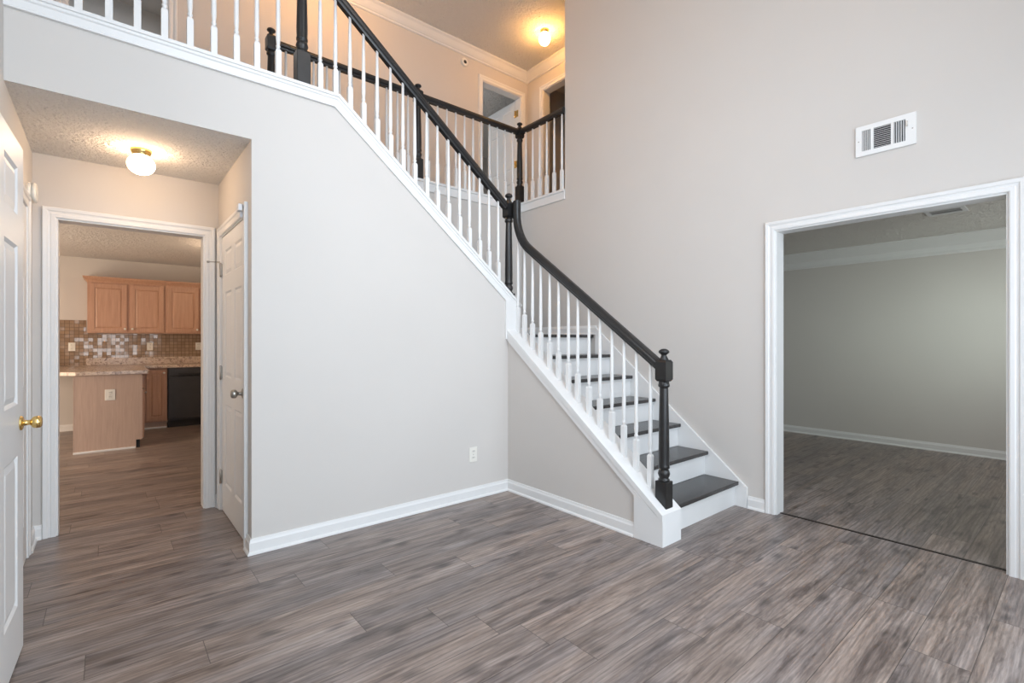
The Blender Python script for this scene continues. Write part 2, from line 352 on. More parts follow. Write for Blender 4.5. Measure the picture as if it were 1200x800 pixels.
# side room
RX = 7.29
b = BM(); box(b, RX, RX + T, YF - T, 4.40, 0, Z1)
struct('wall_side_room_back', b, 'wall', 'greige back wall of the empty side room lit by window light', 'wall')
b = BM(); box(b, 4.0, RX, YK, YK + T, 0, Z1)
struct('wall_side_room_left', b, 'wall', 'left wall of the side room, out of sight behind the opening', 'wall')
b = BM(); box(b, XB + T, 5.25, YF - T, YF, 0, Z1); box(b, 6.75, RX, YF - T, YF, 0, Z1); box(b, 5.25, 6.75, YF - T, YF, 0, 0.8); box(b, 5.25, 6.75, YF - T, YF, 2.1, Z1)
struct('wall_side_room_front', b, 'wall', 'front wall of the side room with its window opening', 'wall')
struct('ceiling_side_room', box(BM(), XB + T, RX + T, YF - T, YK + T, Z1, Z1 + 0.1), 'ceiling', 'textured ceiling of the side room with an air register', 'ceiling')

# kitchen
KY = 9.2
b = BM(); box(b, -2.6, 3.2, KY, KY + T, 0, Z1)
struct('wall_kitchen_back', b, 'wall', 'beige kitchen back wall above the cabinets', 'wall')
b = BM(); box(b, -2.72, -2.6, YK, 5.6, 0, Z1); box(b, -2.72, -2.6, 7.6, KY + T, 0, Z1); box(b, -2.72, -2.6, 5.6, 7.6, 2.1, Z1)
struct('wall_kitchen_left', b, 'wall', 'kitchen left wall with a glass door opening', 'wall')
struct('wall_kitchen_right', box(BM(), 3.2, 3.32, YK + T, KY, 0, Z1), 'wall', 'kitchen right wall, out of sight', 'wall')
struct('ceiling_kitchen', box(BM(), -2.6, 3.2, YK + T, KY, Z1, Z1 + 0.1), 'ceiling', 'textured kitchen ceiling seen through the hallway doorway', 'ceiling')

# ------------------------------------------------------------------ casings, baseboards, crown
CAS = [(0.0, 0.0), (0.0, 0.011), (0.006, 0.014), (0.022, 0.014), (0.028, 0.011), (0.038, 0.013), (0.043, 0.018), (0.060, 0.020), (0.064, 0.017), (0.064, 0.0)]
def cas_x(bm, y, n, x0, x1, z0, z1):     # opening in a wall facing n=-1 (towards -Y)
    sweep(bm, [(x0, y, z0), (x0, y, z1), (x1, y, z1), (x1, y, z0)], (0, n, 0), CAS)
def cas_y(bm, x, n, ya, yb, z0, z1):     # ya = viewer's left
    sweep(bm, [(x, ya, z0), (x, ya, z1), (x, yb, z1), (x, yb, z0)], (n, 0, 0), CAS)
J = 0.010
def jamb_x(bm, x0, x1, y0, y1, z0, z1):
    box(bm, x0, x0 + J, y0, y1, z0, z1); box(bm, x1 - J, x1, y0, y1, z0, z1); box(bm, x0 + J, x1 - J, y0, y1, z1 - J, z1)
def jamb_y(bm, x0, x1, y0, y1, z0, z1):
    box(bm, x0, x1, y0, y0 + J, z0, z1); box(bm, x0, x1, y1 - J, y1, z0, z1); box(bm, x0, x1, y0 + J, y1 - J, z1 - J, z1)
b = BM(); cas_x(b, YK, -1, KX0, KX1, 0, 2.045); jamb_x(b, KX0, KX1, YK, YK + T, 0, 2.045)
trim(b, 'white casing around the doorway into the kitchen', cat='door casing')
b = BM(); cas_y(b, XC, -1, CY1, CY0, 0, 2.03); jamb_y(b, XC, XC + 0.1, CY0, CY1, 0, 2.03)
trim(b, 'white casing around the hallway closet door', cat='door casing')
b = BM(); cas_y(b, XL, 1, 3.17, 3.95, 0, 2.03); jamb_y(b, XL - T, XL, 3.17, 3.95, 0, 2.03)
trim(b, 'white casing on the left wall, mostly hidden behind the open door', cat='door casing')
b = BM(); cas_y(b, XB, -1, RY1, RY0, 0, 2.05); jamb_y(b, XB, XB + T, RY0, RY1, 0, 2.05)
trim(b, 'wide white casing around the opening into the side room', cat='door casing')
b = BM(); cas_x(b, YH, -1, DX0, DX1, Z2, Z2 + 2.00); jamb_x(b, DX0, DX1, YH, YH + T, Z2, Z2 + 2.00)
trim(b, 'white casing around the upper hall bedroom door', cat='door casing')
b = BM(); cas_y(b, XH, -1, EY1, EY0, Z2, Z2 + 2.00); jamb_y(b, XH, XH + T, EY0, EY1, Z2, Z2 + 2.00)
trim(b, 'white casing around the dark doorway at the upper hall end', cat='door casing')
b = BM(); cas_x(b, YH, -1, LX0, LX1, Z2, Z2 + 2.00); jamb_x(b, LX0, LX1, YH, YH + T, Z2, Z2 + 2.00)
trim(b, 'casing around the upper left door behind the loft balusters', cat='door casing')

BASE = [(0, 0), (0.026, 0), (0.024, 0.010), (0.015, 0.018), (0.015, 0.066), (0.010, 0.076), (0.007, 0.090), (0, 0.090)]
def baseb(name, path, label, mat='white', z=0.0):
    b = BM(); sweep(b, [(x, y, z) for x, y in path], (0, 0, 1), BASE)
    return struct(name, b, mat, label, 'baseboard')
baseb('baseboard_panel', [(2.605, 1.89), (2.605, YA), (XC, YA), (XC, CY0 - 0.066)], 'white baseboard along the pale wall and under the stairs')
baseb('baseboard_hall', [(XC, CY1 + 0.066), (XC, YK), (KX1 + 0.066, YK)], 'short white baseboard in the hallway corner by the closet')
baseb('baseboard_left', [(KX0 - 0.066, YK), (XL, YK), (XL, 3.95 + 0.066)], 'white baseboard in the hallway corner left of the kitchen doorway')
baseb('baseboard_right', [(XB, RY1 + 0.066), (XB, 1.672)], 'short white baseboard between the stair foot and the side room opening')
baseb('baseboard_side_room', [(RX, YF), (RX, YK)], 'long white baseboard on the side room back wall')
baseb('baseboard_kitchen', [(-0.31, KY), (-2.6, KY)], 'pale baseboard on the kitchen wall left of the peninsula')
baseb('baseboard_landing', [(XB, 3.152), (XB, YK), (2.70, YK)], 'white baseboard around the stair landing', z=1.318)

CROWN = [(0, 0), (0.095, 0), (0.095, -0.012), (0.086, -0.020), (0.070, -0.032), (0.045, -0.070), (0.028, -0.092), (0.018, -0.098), (0.018, -0.112), (0.010, -0.120), (0, -0.120)]
def crown(path, z, label, prof=CROWN):
    b = BM(); sweep(b, [(x, y, z) for x, y in path], (0, 0, 1), prof); trim(b, label, cat='crown molding')
crown([(XB + T, 3.58), (XH, 3.58), (XH, YH), (XL, YH)], Z3, 'white crown molding around the upper hallway ceiling')
crown([(RX, YF), (RX, YK)], Z1, 'deep white crown molding on the side room back wall',
      [(0, 0), (0.11, 0), (0.11, -0.014), (0.098, -0.026), (0.055, -0.070), (0.026, -0.105), (0.014, -0.112), (0.014, -0.172), (0.024, -0.176), (0.026, -0.190), (0.012, -0.206), (0, -0.206)])
trim(box(BM(), XB + 0.055, XB + 0.075, RY0 + J, RY1 - J, 0, 0.004), 'thin dark threshold strip across the side room opening', 'strip', 'threshold')

# ------------------------------------------------------------------ staircase
R = 0.188; RUN = 0.242; N0 = 1.735; LAND = 7 * R
SX0, SX1 = 2.775, XB - 0.022
st = thing('staircase', 'white staircase with charcoal treads turning at a landing against the right wall', 'stairs', (3.2, 2.5, 0))
def tread_y(k):
    b = BM(); n = N0 + RUN * (k - 1)
    box(b, SX0, SX1, n, n + RUN + 0.03, R * k - 0.028, R * k, 0.006); return b
for k in range(1, 7):
    obj('tread', tread_y(k), 'tread', st, 'charcoal stained tread')
for k in range(1, 8):
    n = N0 + RUN * (k - 1) + 0.032
    b = BM(); box(b, SX0, SX1, n, n + 0.018, R * (k - 1), R * k - 0.028)
    box(b, SX0, SX1, n - 0.012, n, R * k - 0.044, R * k - 0.028)
    obj('riser', b, 'white', st, 'white riser')
LY = N0 + RUN * 6
b = BM(); box(b, 2.66, XB - 0.002, LY, YK - 0.002, LAND - 0.028, LAND, 0.006)
obj('landing', b, 'tread', st, 'charcoal landing board')
for k in range(1, 8):        # upper flight, hidden behind the panel wall
    xn = 2.69 - RUN * (k - 1)
    if k < 8:
        b = BM(); box(b, xn - RUN - 0.03, xn, YA + 0.145, YK - 0.002, LAND + R * k - 0.028, LAND + R * k, 0.006); obj('tread', b, 'tread', st, 'charcoal stained tread')
for k in range(1, 9):
    xr = 2.69 - RUN * (k - 1) - 0.032
    b = BM(); box(b, xr - 0.018, xr, YA + 0.145, YK - 0.002, LAND + R * (k - 1), LAND + R * k - 0.028); obj('riser', b, 'white', st, 'white riser')
# skirt on the right wall
SK = (1.376 - 0.209) / (3.132 - 1.746)
def skz(y): return 0.209 + (y - 1.746) * SK
b = BM(); prism(b, [(1.677, 0), (1.677, 0.151), (1.70, skz(1.70)), (3.15, skz(3.15)), (3.15, 0)], 'x', XB - 0.022, XB - 0.001)
obj('wall_skirt', b, 'white', st, 'white skirt board on the right wall')
# sloping capped stringer of the lower flight
SL = (1.373 - 0.205) / (3.199 - 1.691)
def cz(y): return 0.205 + (y - 1.691) * SL
b = BM(); prism(b, [(1.678, cz(1.678)), (YA, cz(YA)), (YA, cz(YA) - 0.040), (1.678, cz(1.678) - 0.040)], 'x', 2.582, 2.792)
prism(b, [(1.69, cz(1.69) - 0.040), (YA, cz(YA) - 0.040), (YA, cz(YA) - 0.092), (1.69, cz(1.69) - 0.092)], 'x', 2.588, 2.788)
obj('stringer_cap', b, 'white', st, 'white sloping stringer cap')
b = BM(); prism(b, [(1.678, 0), (1.678, cz(1.678) - 0.040), (1.888, cz(1.888) - 0.060), (1.888, 0)], 'x', 2.585, 2.789)
obj('plinth', b, 'white', st, 'white plinth under the bottom newel')
# trim that joins the two stringers at the wall corner
b = BM(); box(b, 2.572, 2.690, YA - 0.018, YA, cz(YA) - 0.088, 1.60, 0.002)
obj('corner_trim', b, 'white', st, 'short vertical white board between the stringers')
b = BM(); prism(b, [(1.888, 0), (1.888, cz(1.888) - 0.09), (YA, cz(YA) - 0.09), (YA, 0)], 'x', 2.605, 2.772)
struct('wall_stair', b, 'wall', 'triangular greige wall below the lower stair flight', 'wall')
# cap and apron of the panel wall
APR = [(0, 0), (0, 0.016), (0.010, 0.018), (0.015, 0.010), (0.046, 0.010), (0.052, 0.017), (0.064, 0.019), (0.066, 0.027), (0.084, 0.027), (0.084, -0.165), (0.064, -0.165), (0.064, 0.0)]
b = BM(); sweep(b, [(2.69, YA, 1.498), (1.139, YA, 2.777), (XL, YA, 2.777)], (0, -1, 0), [(-a, bb) for a, bb in APR])
trim(b, 'white molded cap along the loft edge and down the upper stair flight', cat='trim')
# hall edge trim of the stairwell
b = BM(); EDG = [(0, -0.07), (0.014, -0.07), (0.014, 0.010), (0.026, 0.014), (0.026, 0.036), (-0.12, 0.036), (-0.12, 0.0), (0, 0)]
sweep(b, [(XB, 3.58, Z2), (XB, YK, Z2), (0.98, YK, Z2)], (0, 0, 1), EDG)
trim(b, 'white trim along the upper hall edge under the back balustrade', cat='trim')

# ------------------------------------------------------------------ railings
RAIL = [(-0.033, -0.018), (-0.033, 0.018), (-0.020, 0.021), (-0.012, 0.030), (0.006, 0.031), (0.014, 0.027), (0.024, 0.024), (0.031, 0.014), (0.033, 0.0),
        (0.031, -0.014), (0.024, -0.024), (0.014, -0.027), (0.006, -0.031), (-0.012, -0.030), (-0.020, -0.021)]
def rail(path, n):
    b = BM(); P = [Vector(p) for p in path]
    if Vector(n).cross(P[1] - P[0]).z < 0: P.reverse()
    return sweep(b, P, n, RAIL)
def baluster(parent, x, y, zb, zt, blk=0.19, slope=None):
    """square foot, turned neck, slim tapering shaft"""
    b = BM(); h = 0.0155
    z1 = zb + blk
    t = bmesh.new()
    lo = -0.03 if slope else 0.0
    prof = [(h, zb + lo), (h, z1), (h * 0.72, z1 + 0.012)]
    rings = [[t.verts.new((sx * r, sy * r, z)) for sx, sy in ((-1, -1), (1, -1), (1, 1), (-1, 1))] for r, z in prof]
    for A, B in zip(rings, rings[1:]):
        for k in range(4): t.faces.new((A[k], A[(k + 1) % 4], B[(k + 1) % 4], B[k]))
    t.faces.new(rings[0][::-1]); t.faces.new(rings[-1])
    merge(b, t, Matrix.Translation((x, y, 0)))
    lathe(b, [(0.011, z1 + 0.010), (0.0095, z1 + 0.020), (0.0135, z1 + 0.027), (0.0135, z1 + 0.034), (0.0095, z1 + 0.040), (0.0118, z1 + 0.055), (0.0140, z1 + 0.085),
              (0.0135, z1 + 0.12), (0.0120, z1 + 0.5 * (zt - z1)), (0.0085, zt)], (x, y, 0), 12)
    return obj('baluster', b, 'white', parent)
def newel(parent, x, y, z0, zb, zs, zt, ztop, hw=0.039):
    """z0 foot, zb top of the base block, zs underside of the top block, zt its top, ztop finial top"""
    b = BM()
    lathe(b, [(0.030, zb - 0.01), (0.035, zb + 0.004), (0.035, zb + 0.012), (0.027, zb + 0.018), (0.033, zb + 0.030), (0.0375, zb + 0.046), (0.033, zb + 0.064), (0.026, zb + 0.074),
              (0.034, zb + 0.080), (0.035, zb + 0.090), (0.034, zb + 0.097), (0.0325, zb + 0.105), (0.0335, zb + 0.16), (0.031, (zb + zs) / 2 + 0.05), (0.0265, zs - 0.045), (0.026, zs - 0.040),
              (0.034, zs - 0.034), (0.036, zs - 0.024), (0.033, zs - 0.016), (0.030, zs + 0.01)], (x, y, 0), 24)
    p = obj('newel_post', b, 'black', parent, 'charcoal turned newel post')
    b = BM(); box(b, x - hw, x + hw, y - hw, y + hw, z0, zb, 0.004); obj('base_block', b, 'black', p)
    b = BM(); prism(b, [(x - hw, y - hw), (x + hw, y - hw), (x + hw, y + hw), (x - hw, y + hw)], 'z', zs + 0.014, zt - 0.014)
    for za, zc in ((zs + 0.014, zs), (zt - 0.014, zt)):
        h2 = hw * 0.78
        A = [b.verts.new((x + sx * hw, y + sy * hw, za)) for sx, sy in ((-1, -1), (1, -1), (1, 1), (-1, 1))]
        B = [b.verts.new((x + sx * h2, y + sy * h2, zc)) for sx, sy in ((-1, -1), (1, -1), (1, 1), (-1, 1))]
        for k in range(4): b.faces.new((A[k], A[(k + 1) % 4], B[(k + 1) % 4], B[k]))
        b.faces.new(B)
    obj('top_block', b, 'black', p)
    h = ztop - zt
    b = BM(); lathe(b, [(0.030, zt - 0.002), (0.028, zt + 0.06 * h), (0.020, zt + 0.25 * h), (0.0155, zt + 0.42 * h), (0.020, zt + 0.50 * h), (0.031, zt + 0.62 * h), (0.033, zt + 0.72 * h), (0.029, zt + 0.85 * h), (0.016, zt + 0.97 * h), (0.001, ztop)], (x, y, 0), 24)
    obj('finial', b, 'black', p)
    return p

RXC = 2.692
lower = thing('stair_railing', 'railing of the lower stair flight, from the floor newel up to the landing', 'railing', (RXC, 2.45, 0.2), 'staircase balustrades')
newel(lower, RXC, 1.738, 0.185, 0.375, 1.000, 1.135, 1.205)
def lz(y): return 1.118 + (y - 1.793) * 0.742
path = [(RXC, 1.775, lz(1.775)), (RXC, 3.005, lz(3.005))]
for k in range(1, 9):        # easing turns up into the vertical gooseneck
    a0 = math.atan(0.742); a = a0 + (math.pi / 2 - a0) * k / 8
    py, pz = path[-1][1:]; am = a0 + (math.pi / 2 - a0) * (k - 0.5) / 8
    path.append((RXC, py + math.cos(am) * 0.046, pz + math.sin(am) * 0.046))
goose_y = path[-1][1]
path.append((RXC, goose_y, 2.448))
obj('handrail', rail(path, (1, 0, 0)), 'black', lower, 'charcoal handrail with an upturned end')
for y in (1.837, 1.946, 2.046, 2.148, 2.254, 2.357, 2.466, 2.561, 2.666, 2.765, 2.868, 2.966, 3.066, 3.150):
    zt = lz(y) - 0.01 if y < 3.0 else lz(y) + 0.02
    baluster(lower, RXC, y, cz(y) - 0.005, zt, 0.20, True)

upper = thing('stair_railing', 'railing of the upper stair flight, sloping from the landing newel to the loft', 'railing', (1.8, YA + 0.07, 1.6), 'staircase balustrades')
YR = 3.25
newel(upper, 2.672, YR, 1.317, 1.665, 2.315, 2.450, 2.530)
newel(upper, 0.960, YR, 2.862, 3.090, 3.620, 3.770, 3.840, 0.042)
def uz(x): return 3.515 - (x - 1.242) * 0.790
obj('handrail', rail([(2.640, YR, uz(2.640)), (1.000, YR, uz(1.0))], (0, 1, 0)), 'black', upper, 'charcoal sloping handrail')
def ucz(x): return 2.862 if x < 1.165 else 2.862 - (x - 1.165) * 0.825
for x in (1.073, 1.173, 1.272, 1.368, 1.468, 1.569, 1.667, 1.764, 1.865, 1.959, 2.059, 2.163, 2.258, 2.361, 2.457, 2.555):
    baluster(upper, x, YR, ucz(x) - 0.002, uz(x) - 0.015, 0.20, x > 1.17)

loft = thing('stair_railing', 'level loft railing above the hallway opening at the top left', 'railing', (0.3, YR, 2.86), 'staircase balustrades')
obj('handrail', rail([(XL, YR, 3.70), (0.9175, YR, 3.70)], (0, 1, 0)), 'black', loft, 'charcoal level handrail')
for x in (-0.225, -0.108, 0.009, 0.125, 0.242, 0.359, 0.474, 0.589, 0.698, 0.818):
    baluster(loft, x, YR, 2.859, 3.69, 0.19)

YBk = YK + 0.02; XBk = XB + 0.02; ZB = Z2 + 0.036
hall = thing('stair_railing', 'level back railing round the stairwell edge in front of the tan hallway wall', 'railing', (2.4, YBk, ZB), 'staircase balustrades')
for x, y in ((1.030, YBk), (2.372, YBk), (3.700, YBk)):
    newel(hall, x, y, ZB, ZB + 0.20, 3.615, 3.735, 3.800, 0.038)
obj('handrail', rail([(1.06, YBk, 3.685), (2.335, YBk, 3.685)], (0, 1, 0)), 'black', hall, 'charcoal level handrail')
obj('handrail', rail([(2.41, YBk, 3.685), (3.665, YBk, 3.685)], (0, 1, 0)), 'black', hall, 'charcoal level handrail')
obj('handrail', rail([(3.700, YBk - 0.036, 3.685), (3.700, 3.581, 3.685)], (1, 0, 0)), 'black', hall, 'charcoal level handrail')
for i in range(11): baluster(hall, 1.030 + 1.342 * (i + 1) / 12, YBk, ZB, 3.675, 0.20)
for i in range(11): baluster(hall, 2.372 + 1.328 * (i + 1) / 12, YBk, ZB, 3.675, 0.20)
for i in range(6): baluster(hall, 3.700, YBk - 0.115 * (i + 1) + 0.005, ZB, 3.675, 0.20)

# ------------------------------------------------------------------ doors
def door_mesh(w, h, t=0.035):
    """six panel leaf in local x 0..w, y -t..0, z 0..h, raised panels on both faces"""
    b = BM(); st_, mid = 0.115 * w / 0.8, 0.10 * w / 0.8; pw = (w - 2 * st_ - mid) / 2; e = 0.008
    rows = [(0.21, 0.80), (1.00, 1.62), (1.74, 1.925)]
    rows = [(a * h / 2.03, c * h / 2.03) for a, c in rows]
    box(b, 0.002, w - 0.002, -t + e, -e, 0.002, h - 0.002)
    xs = [(st_, st_ + pw), (st_ + pw + mid, w - st_)]
    box(b, 0, st_, -t, 0, 0, h); box(b, w - st_, w, -t, 0, 0, h); box(b, xs[0][1], xs[1][0], -t, 0, rows[0][0], rows[-1][1])
    zs = [0] + [z for r in rows for z in r] + [h]
    for i in range(0, len(zs), 2):
        if i in (0, len(zs) - 2): box(b, st_, w - st_, -t, 0, zs[i], zs[i + 1])
        else:
            for x0, x1 in xs: box(b, x0, x1, -t, 0, zs[i], zs[i + 1])
    for x0, x1 in xs:
        for z0, z1 in rows:
            for yo, yi in ((-0.002, -e), (-t + 0.002, -t + e)):
                g, q = 0.012, 0.036
                A = [b.verts.new(p) for p in ((x0 + g, yi, z0 + g), (x1 - g, yi, z0 + g), (x1 - g, yi, z1 - g), (x0 + g, yi, z1 - g))]
                B = [b.verts.new(p) for p in ((x0 + q, yo, z0 + q), (x1 - q, yo, z0 + q), (x1 - q, yo, z1 - q), (x0 + q, yo, z1 - q))]
                for k in range(4): b.faces.new((A[k], A[(k + 1) % 4], B[(k + 1) % 4], B[k]))
                b.faces.new(B)
                # ogee rim round the panel
                C = [b.verts.new(p) for p in ((x0, (-t if yi < -t / 2 else 0) , z0), (x1, (-t if yi < -t / 2 else 0), z0), (x1, (-t if yi < -t / 2 else 0), z1), (x0, (-t if yi < -t / 2 else 0), z1))]
                for k in range(4): b.faces.new((C[k], C[(k + 1) % 4], A[(k + 1) % 4], A[k]))
    return b
def place(b, origin, ang):
    b.transform(Matrix.Translation(origin) @ Matrix.Rotation(ang, 4, 'Z')); return b
KNOB = [(0.032, 0), (0.032, 0.004), (0.026, 0.009), (0.013, 0.012), (0.011, 0.030), (0.016, 0.036), (0.025, 0.041), (0.0275, 0.052), (0.026, 0.064), (0.019, 0.070), (0.001, 0.071)]
# open door at the far left
p0, p1 = Vector((-0.262, 2.805)), Vector((-0.295, 1.993))
wD = (p0 - p1).length; ang = math.atan2((p0 - p1).y, (p0 - p1).x)
# the leaf's visible face looks to +X : local -y side
b = door_mesh(wD, 2.02); b.transform(Matrix.Translation((0, 0.035, 0)))
place(b, (p1.x, p1.y, 0.010), ang)
d1 = obj('door_1', b, 'white', None, 'open white six-panel door at the left edge with a brass knob', 'door', None, 'structure')
def knob_at(parent, pos, axis, mat, name='door_knob', label=None, sc=1.0):
    b = BM(); lathe(b, [(r * sc, z * sc) for r, z in KNOB], (0, 0, 0), 24)
    mt = Matrix.Translation(pos) @ Vector(axis).to_track_quat('Z', 'Y').to_matrix().to_4x4(); b.transform(mt)
    return obj(name, b, mat, parent, label)
fx = Vector((math.sin(ang), -math.cos(ang), 0)); al = Vector((math.cos(ang), math.sin(ang), 0))
kp = Vector((p1.x, p1.y, 0)) + al * (wD - 0.062) + Vector((0, 0, 0.925))
knob_at(d1, kp, fx, 'brass', label='polished brass knob', sc=0.9)
knob_at(d1, kp - fx * 0.035, -fx, 'brass', label='polished brass knob', sc=0.42)
# closet door
b = door_mesh(CY1 - CY0 - 2 * J - 0.006, 2.008); b.transform(Matrix.Translation((0, 0.0, 0)))
place(b, (XC + 0.004, CY1 - J - 0.003, 0.006), -math.pi / 2)
# rotated -90: local x -> -Y, local -y (-t..0) -> -X ; shift so the face is just inside the wall plane
b.transform(Matrix.Translation((0.035, 0, 0)))
d2 = obj('door_2', b, 'white', None, 'closed white six-panel closet door in the hallway right wall', 'door', None, 'structure')
knob_at(d2, (XC + 0.004, CY0 + J + 0.065, 0.925), (-1, 0, 0), 'nickel', label='brushed nickel knob')
def hinge(parent, x, y, z, mat):
    b = BM(); lathe(b, [(0.004, z - 0.052), (0.0075, z - 0.048), (0.0075, z + 0.048), (0.004, z + 0.053)], (x, y, 0), 10)
    box(b, x + 0.002, x + 0.009, y - 0.016, y + 0.016, z - 0.045, z + 0.045)
    return obj('hinge', b, mat, parent, 'metal hinge')
for z in (0.25, 1.02, 1.78): hinge(d2, XC - 0.006, CY1 - J - 0.001, z, 'nickel')
b = BM(); lathe(b, [(0.0035, 0), (0.0035, 0.07), (0.008, 0.071), (0.008, 0.085), (0.001, 0.087)], (0, 0, 0), 10)
b.transform(Matrix.Translation((XC - 0.010, CY1 - J - 0.001, 1.838)) @ Vector((-1, 0.5, 0)).to_track_quat('Z', 'Y').to_matrix().to_4x4())
obj('door_stop', b, 'nickel', d2, 'hinge pin door stop')
b = BM(); box(b, XC - 0.044, XC - 0.021, CY0 - 0.03, CY0 + 0.025, 2.045, 2.085, 0.004); box(b, XC - 0.030, XC - 0.0, CY0 + 0.0, CY0 + 0.02, 2.010, 2.047, 0.003)
obj('latch', b, 'slot', d2, 'small grey latch over the door corner')
# hidden left wall door
b = door_mesh(3.95 - 3.17 - 2 * J - 0.006, 2.008); place(b, (XL - 0.03, 3.17 + J + 0.003, 0.006), math.pi / 2)
d3 = obj('door_3', b, 'white', None, 'white door in the left hallway wall, hidden behind the open door', 'door', None, 'structure')
# bedroom door leaf swung into the bedroom
b = door_mesh(0.66, 1.97); place(b, (DX1 - J - 0.002, YH + T + 0.004, Z2 + 0.01), math.pi / 2)
d4 = obj('door_4', b, 'white', None, 'white six-panel bedroom door standing open beyond the upper hall', 'door', None, 'structure')
for z in (0.30, 1.04, 1.78):
    b = BM(); box(b, DX1 - J - 0.006, DX1 - J, YH + 0.055, YH + 0.115, Z2 + z - 0.048, Z2 + z + 0.048)
    lathe(b, [(0.004, Z2 + z - 0.055), (0.009, Z2 + z - 0.05), (0.009, Z2 + z + 0.05), (0.004, Z2 + z + 0.055)], (DX1 - J - 0.010, YH + T + 0.002, 0), 10)
    obj('hinge', b, 'brass', d4, 'brass hinge')

# front windows behind the viewer
def window(n, x0, x1, z0, z1, label):
    b = BM(); y0, y1 = YF - 0.09, YF - 0.03; f = 0.05
    box(b, x0, x0 + f, y0, y1, z0, z1); box(b, x1 - f, x1, y0, y1, z0, z1); box(b, x0 + f, x1 - f, y0, y1, z0, z0 + f); box(b, x0 + f, x1 - f, y0, y1, z1 - f, z1)
    box(b, (x0 + x1) / 2 - 0.02, (x0 + x1) / 2 + 0.02, y0, y1, z0 + f, z1 - f)
    struct('window_%d' % n, b, 'white', label, 'window')
window(1, 0.05, 1.95, 2.9, 4.6, 'upper front window behind the viewer')
window(2, 0.05, 1.95, 0.3, 2.2, 'lower front window behind the viewer')
window(4, 2.35, 3.25, 0.85, 2.05, 'added front side window behind the viewer for a fill light')  # window added to carry the front right fill
b = BM(); f = 0.05; x0, x1 = XL - 0.09, XL - 0.03
box(b, x0, x1, 0.80, 0.85, 2.8, 4.2); box(b, x0, x1, 2.15, 2.20, 2.8, 4.2); box(b, x0, x1, 0.85, 2.15, 2.8, 2.85); box(b, x0, x1, 0.85, 2.15, 4.15, 4.2)
struct('window_5', b, 'white', 'added upper left window frame for a fill light', 'window')  # frame added round the opening of the left fill
window(3, 5.25, 6.75, 0.8, 2.1, 'side room front window')

# ------------------------------------------------------------------ ceiling lights
def globe_light(x, y, z, rg, hz, strength, label, color=WARM):
    t = thing('ceiling_light', label, 'light', (x, y, z))
    b = BM(); lathe(b, [(0.055, z), (0.055, z - 0.010), (0.050, z - 0.022), (0.043, z - 0.034), (0.043, z - 0.040)], (x, y, 0), 28); obj('mount', b, 'brass', t, 'brass fitter')
    prof = [(0.042, z - 0.036)]
    for k in range(1, 15):
        a = math.pi * (0.16 + 0.84 * k / 14); prof.append((max(1e-3, rg * math.sin(a)), z - 0.038 - hz * (math.cos(math.pi * 0.16) - math.cos(a)) / (math.cos(math.pi * 0.16) + 1)))
    b = BM(); lathe(b, prof, (x, y, 0), 28)
    obj('globe', b, lamp_mat('lit_globe_glass', strength, color), t, 'lit white glass globe')
    return t
globe_light(0.165, 3.80, Z1, 0.072, 0.115, HALL_LAMP, 'glowing white globe light on the low hallway ceiling')
globe_light(4.235, 4.44, Z3, 0.072, 0.150, UPPER_LAMP, 'glowing globe light on the high upper hall ceiling', AMBER)
globe_light(1.70, 4.50, Z3, 0.072, 0.150, LOFT_LAMP, 'second upper hall globe light above the stairs, above the frame', AMBER)
globe_light(1.25, 6.90, Z1, 0.110, 0.160, KITCHEN_FILL, 'added fill globe on the kitchen ceiling, hidden by the doorway wall', (1.0, 0.72, 0.48))  # unseen globe added to brighten the kitchen cabinets
globe_light(1.90, 0.60, Z3, 0.160, 0.300, FOYER_FILL, 'added large fill globe on the foyer ceiling, out of view above the viewer', (1.0, 0.91, 0.84))  # unseen globe added as fill for the foyer walls

# ------------------------------------------------------------------ vents, outlets, detectors
v = thing('wall_vent', 'white rectangular louvered air vent high on the right wall', 'vent', (XB, 0.836, 2.43))
b = BM(); y0, y1, z0, z1 = 0.684, 0.988, 2.430, 2.620
secs = [(0.905, 0.955), (0.805, 0.893), (0.735, 0.793)]
t0, t1 = XB - 0.012, XB
box(b, t0, t1, y0, y1, z0, z0 + 0.030); box(b, t0, t1, y0, y1, z1 - 0.030, z1); box(b, t0, t1, y0, 0.735, z0 + 0.03, z1 - 0.03); box(b, t0, t1, 0.955, y1, z0 + 0.03, z1 - 0.03)
box(b, t0, t1, 0.893, 0.905, z0 + 0.03, z1 - 0.03); box(b, t0, t1, 0.793, 0.805, z0 + 0.03, z1 - 0.03)
obj('frame', b, 'white', v)
obj('backing', box(BM(), XB - 0.003, XB - 0.001, 0.735, 0.955, z0 + 0.03, z1 - 0.03), 'dark', v, 'dark duct opening')
def slat(bm, c, d1_, d2_, L_, axis, tilt, wdt=0.011):
    t = bmesh.new(); bmesh.ops.create_cube(t, size=1)
    if axis == 'z': bmesh.ops.scale(t, vec=(wdt, 0.0022, L_), verts=t.verts); r = Matrix.Rotation(tilt, 4, 'Z')
    else: bmesh.ops.scale(t, vec=(wdt, L_, 0.0022), verts=t.verts); r = Matrix.Rotation(tilt, 4, 'Y')
    merge(bm, t, Matrix.Translation(c) @ r)
zc, zl = (z0 + z1) / 2, z1 - z0 - 0.06
b = BM()
for k in range(6): slat(b, (XB - 0.008, 0.909 + 0.0084 * k, zc), 0, 0, zl, 'z', 0.62)
obj('louvers', b, 'white', v, 'upright white louvers')
b = BM()
for k in range(11): slat(b, (XB - 0.008, 0.849, z0 + 0.036 + 0.0118 * k), 0, 0, 0.088, 'y', -0.35)
obj('louvers', b, 'white', v, 'level white louvers')
b = BM()
for k in range(5): slat(b, (XB - 0.008, 0.743 + 0.0115 * k, zc), 0, 0, zl, 'z', -0.2)
obj('louvers', b, 'white', v, 'upright white louvers')
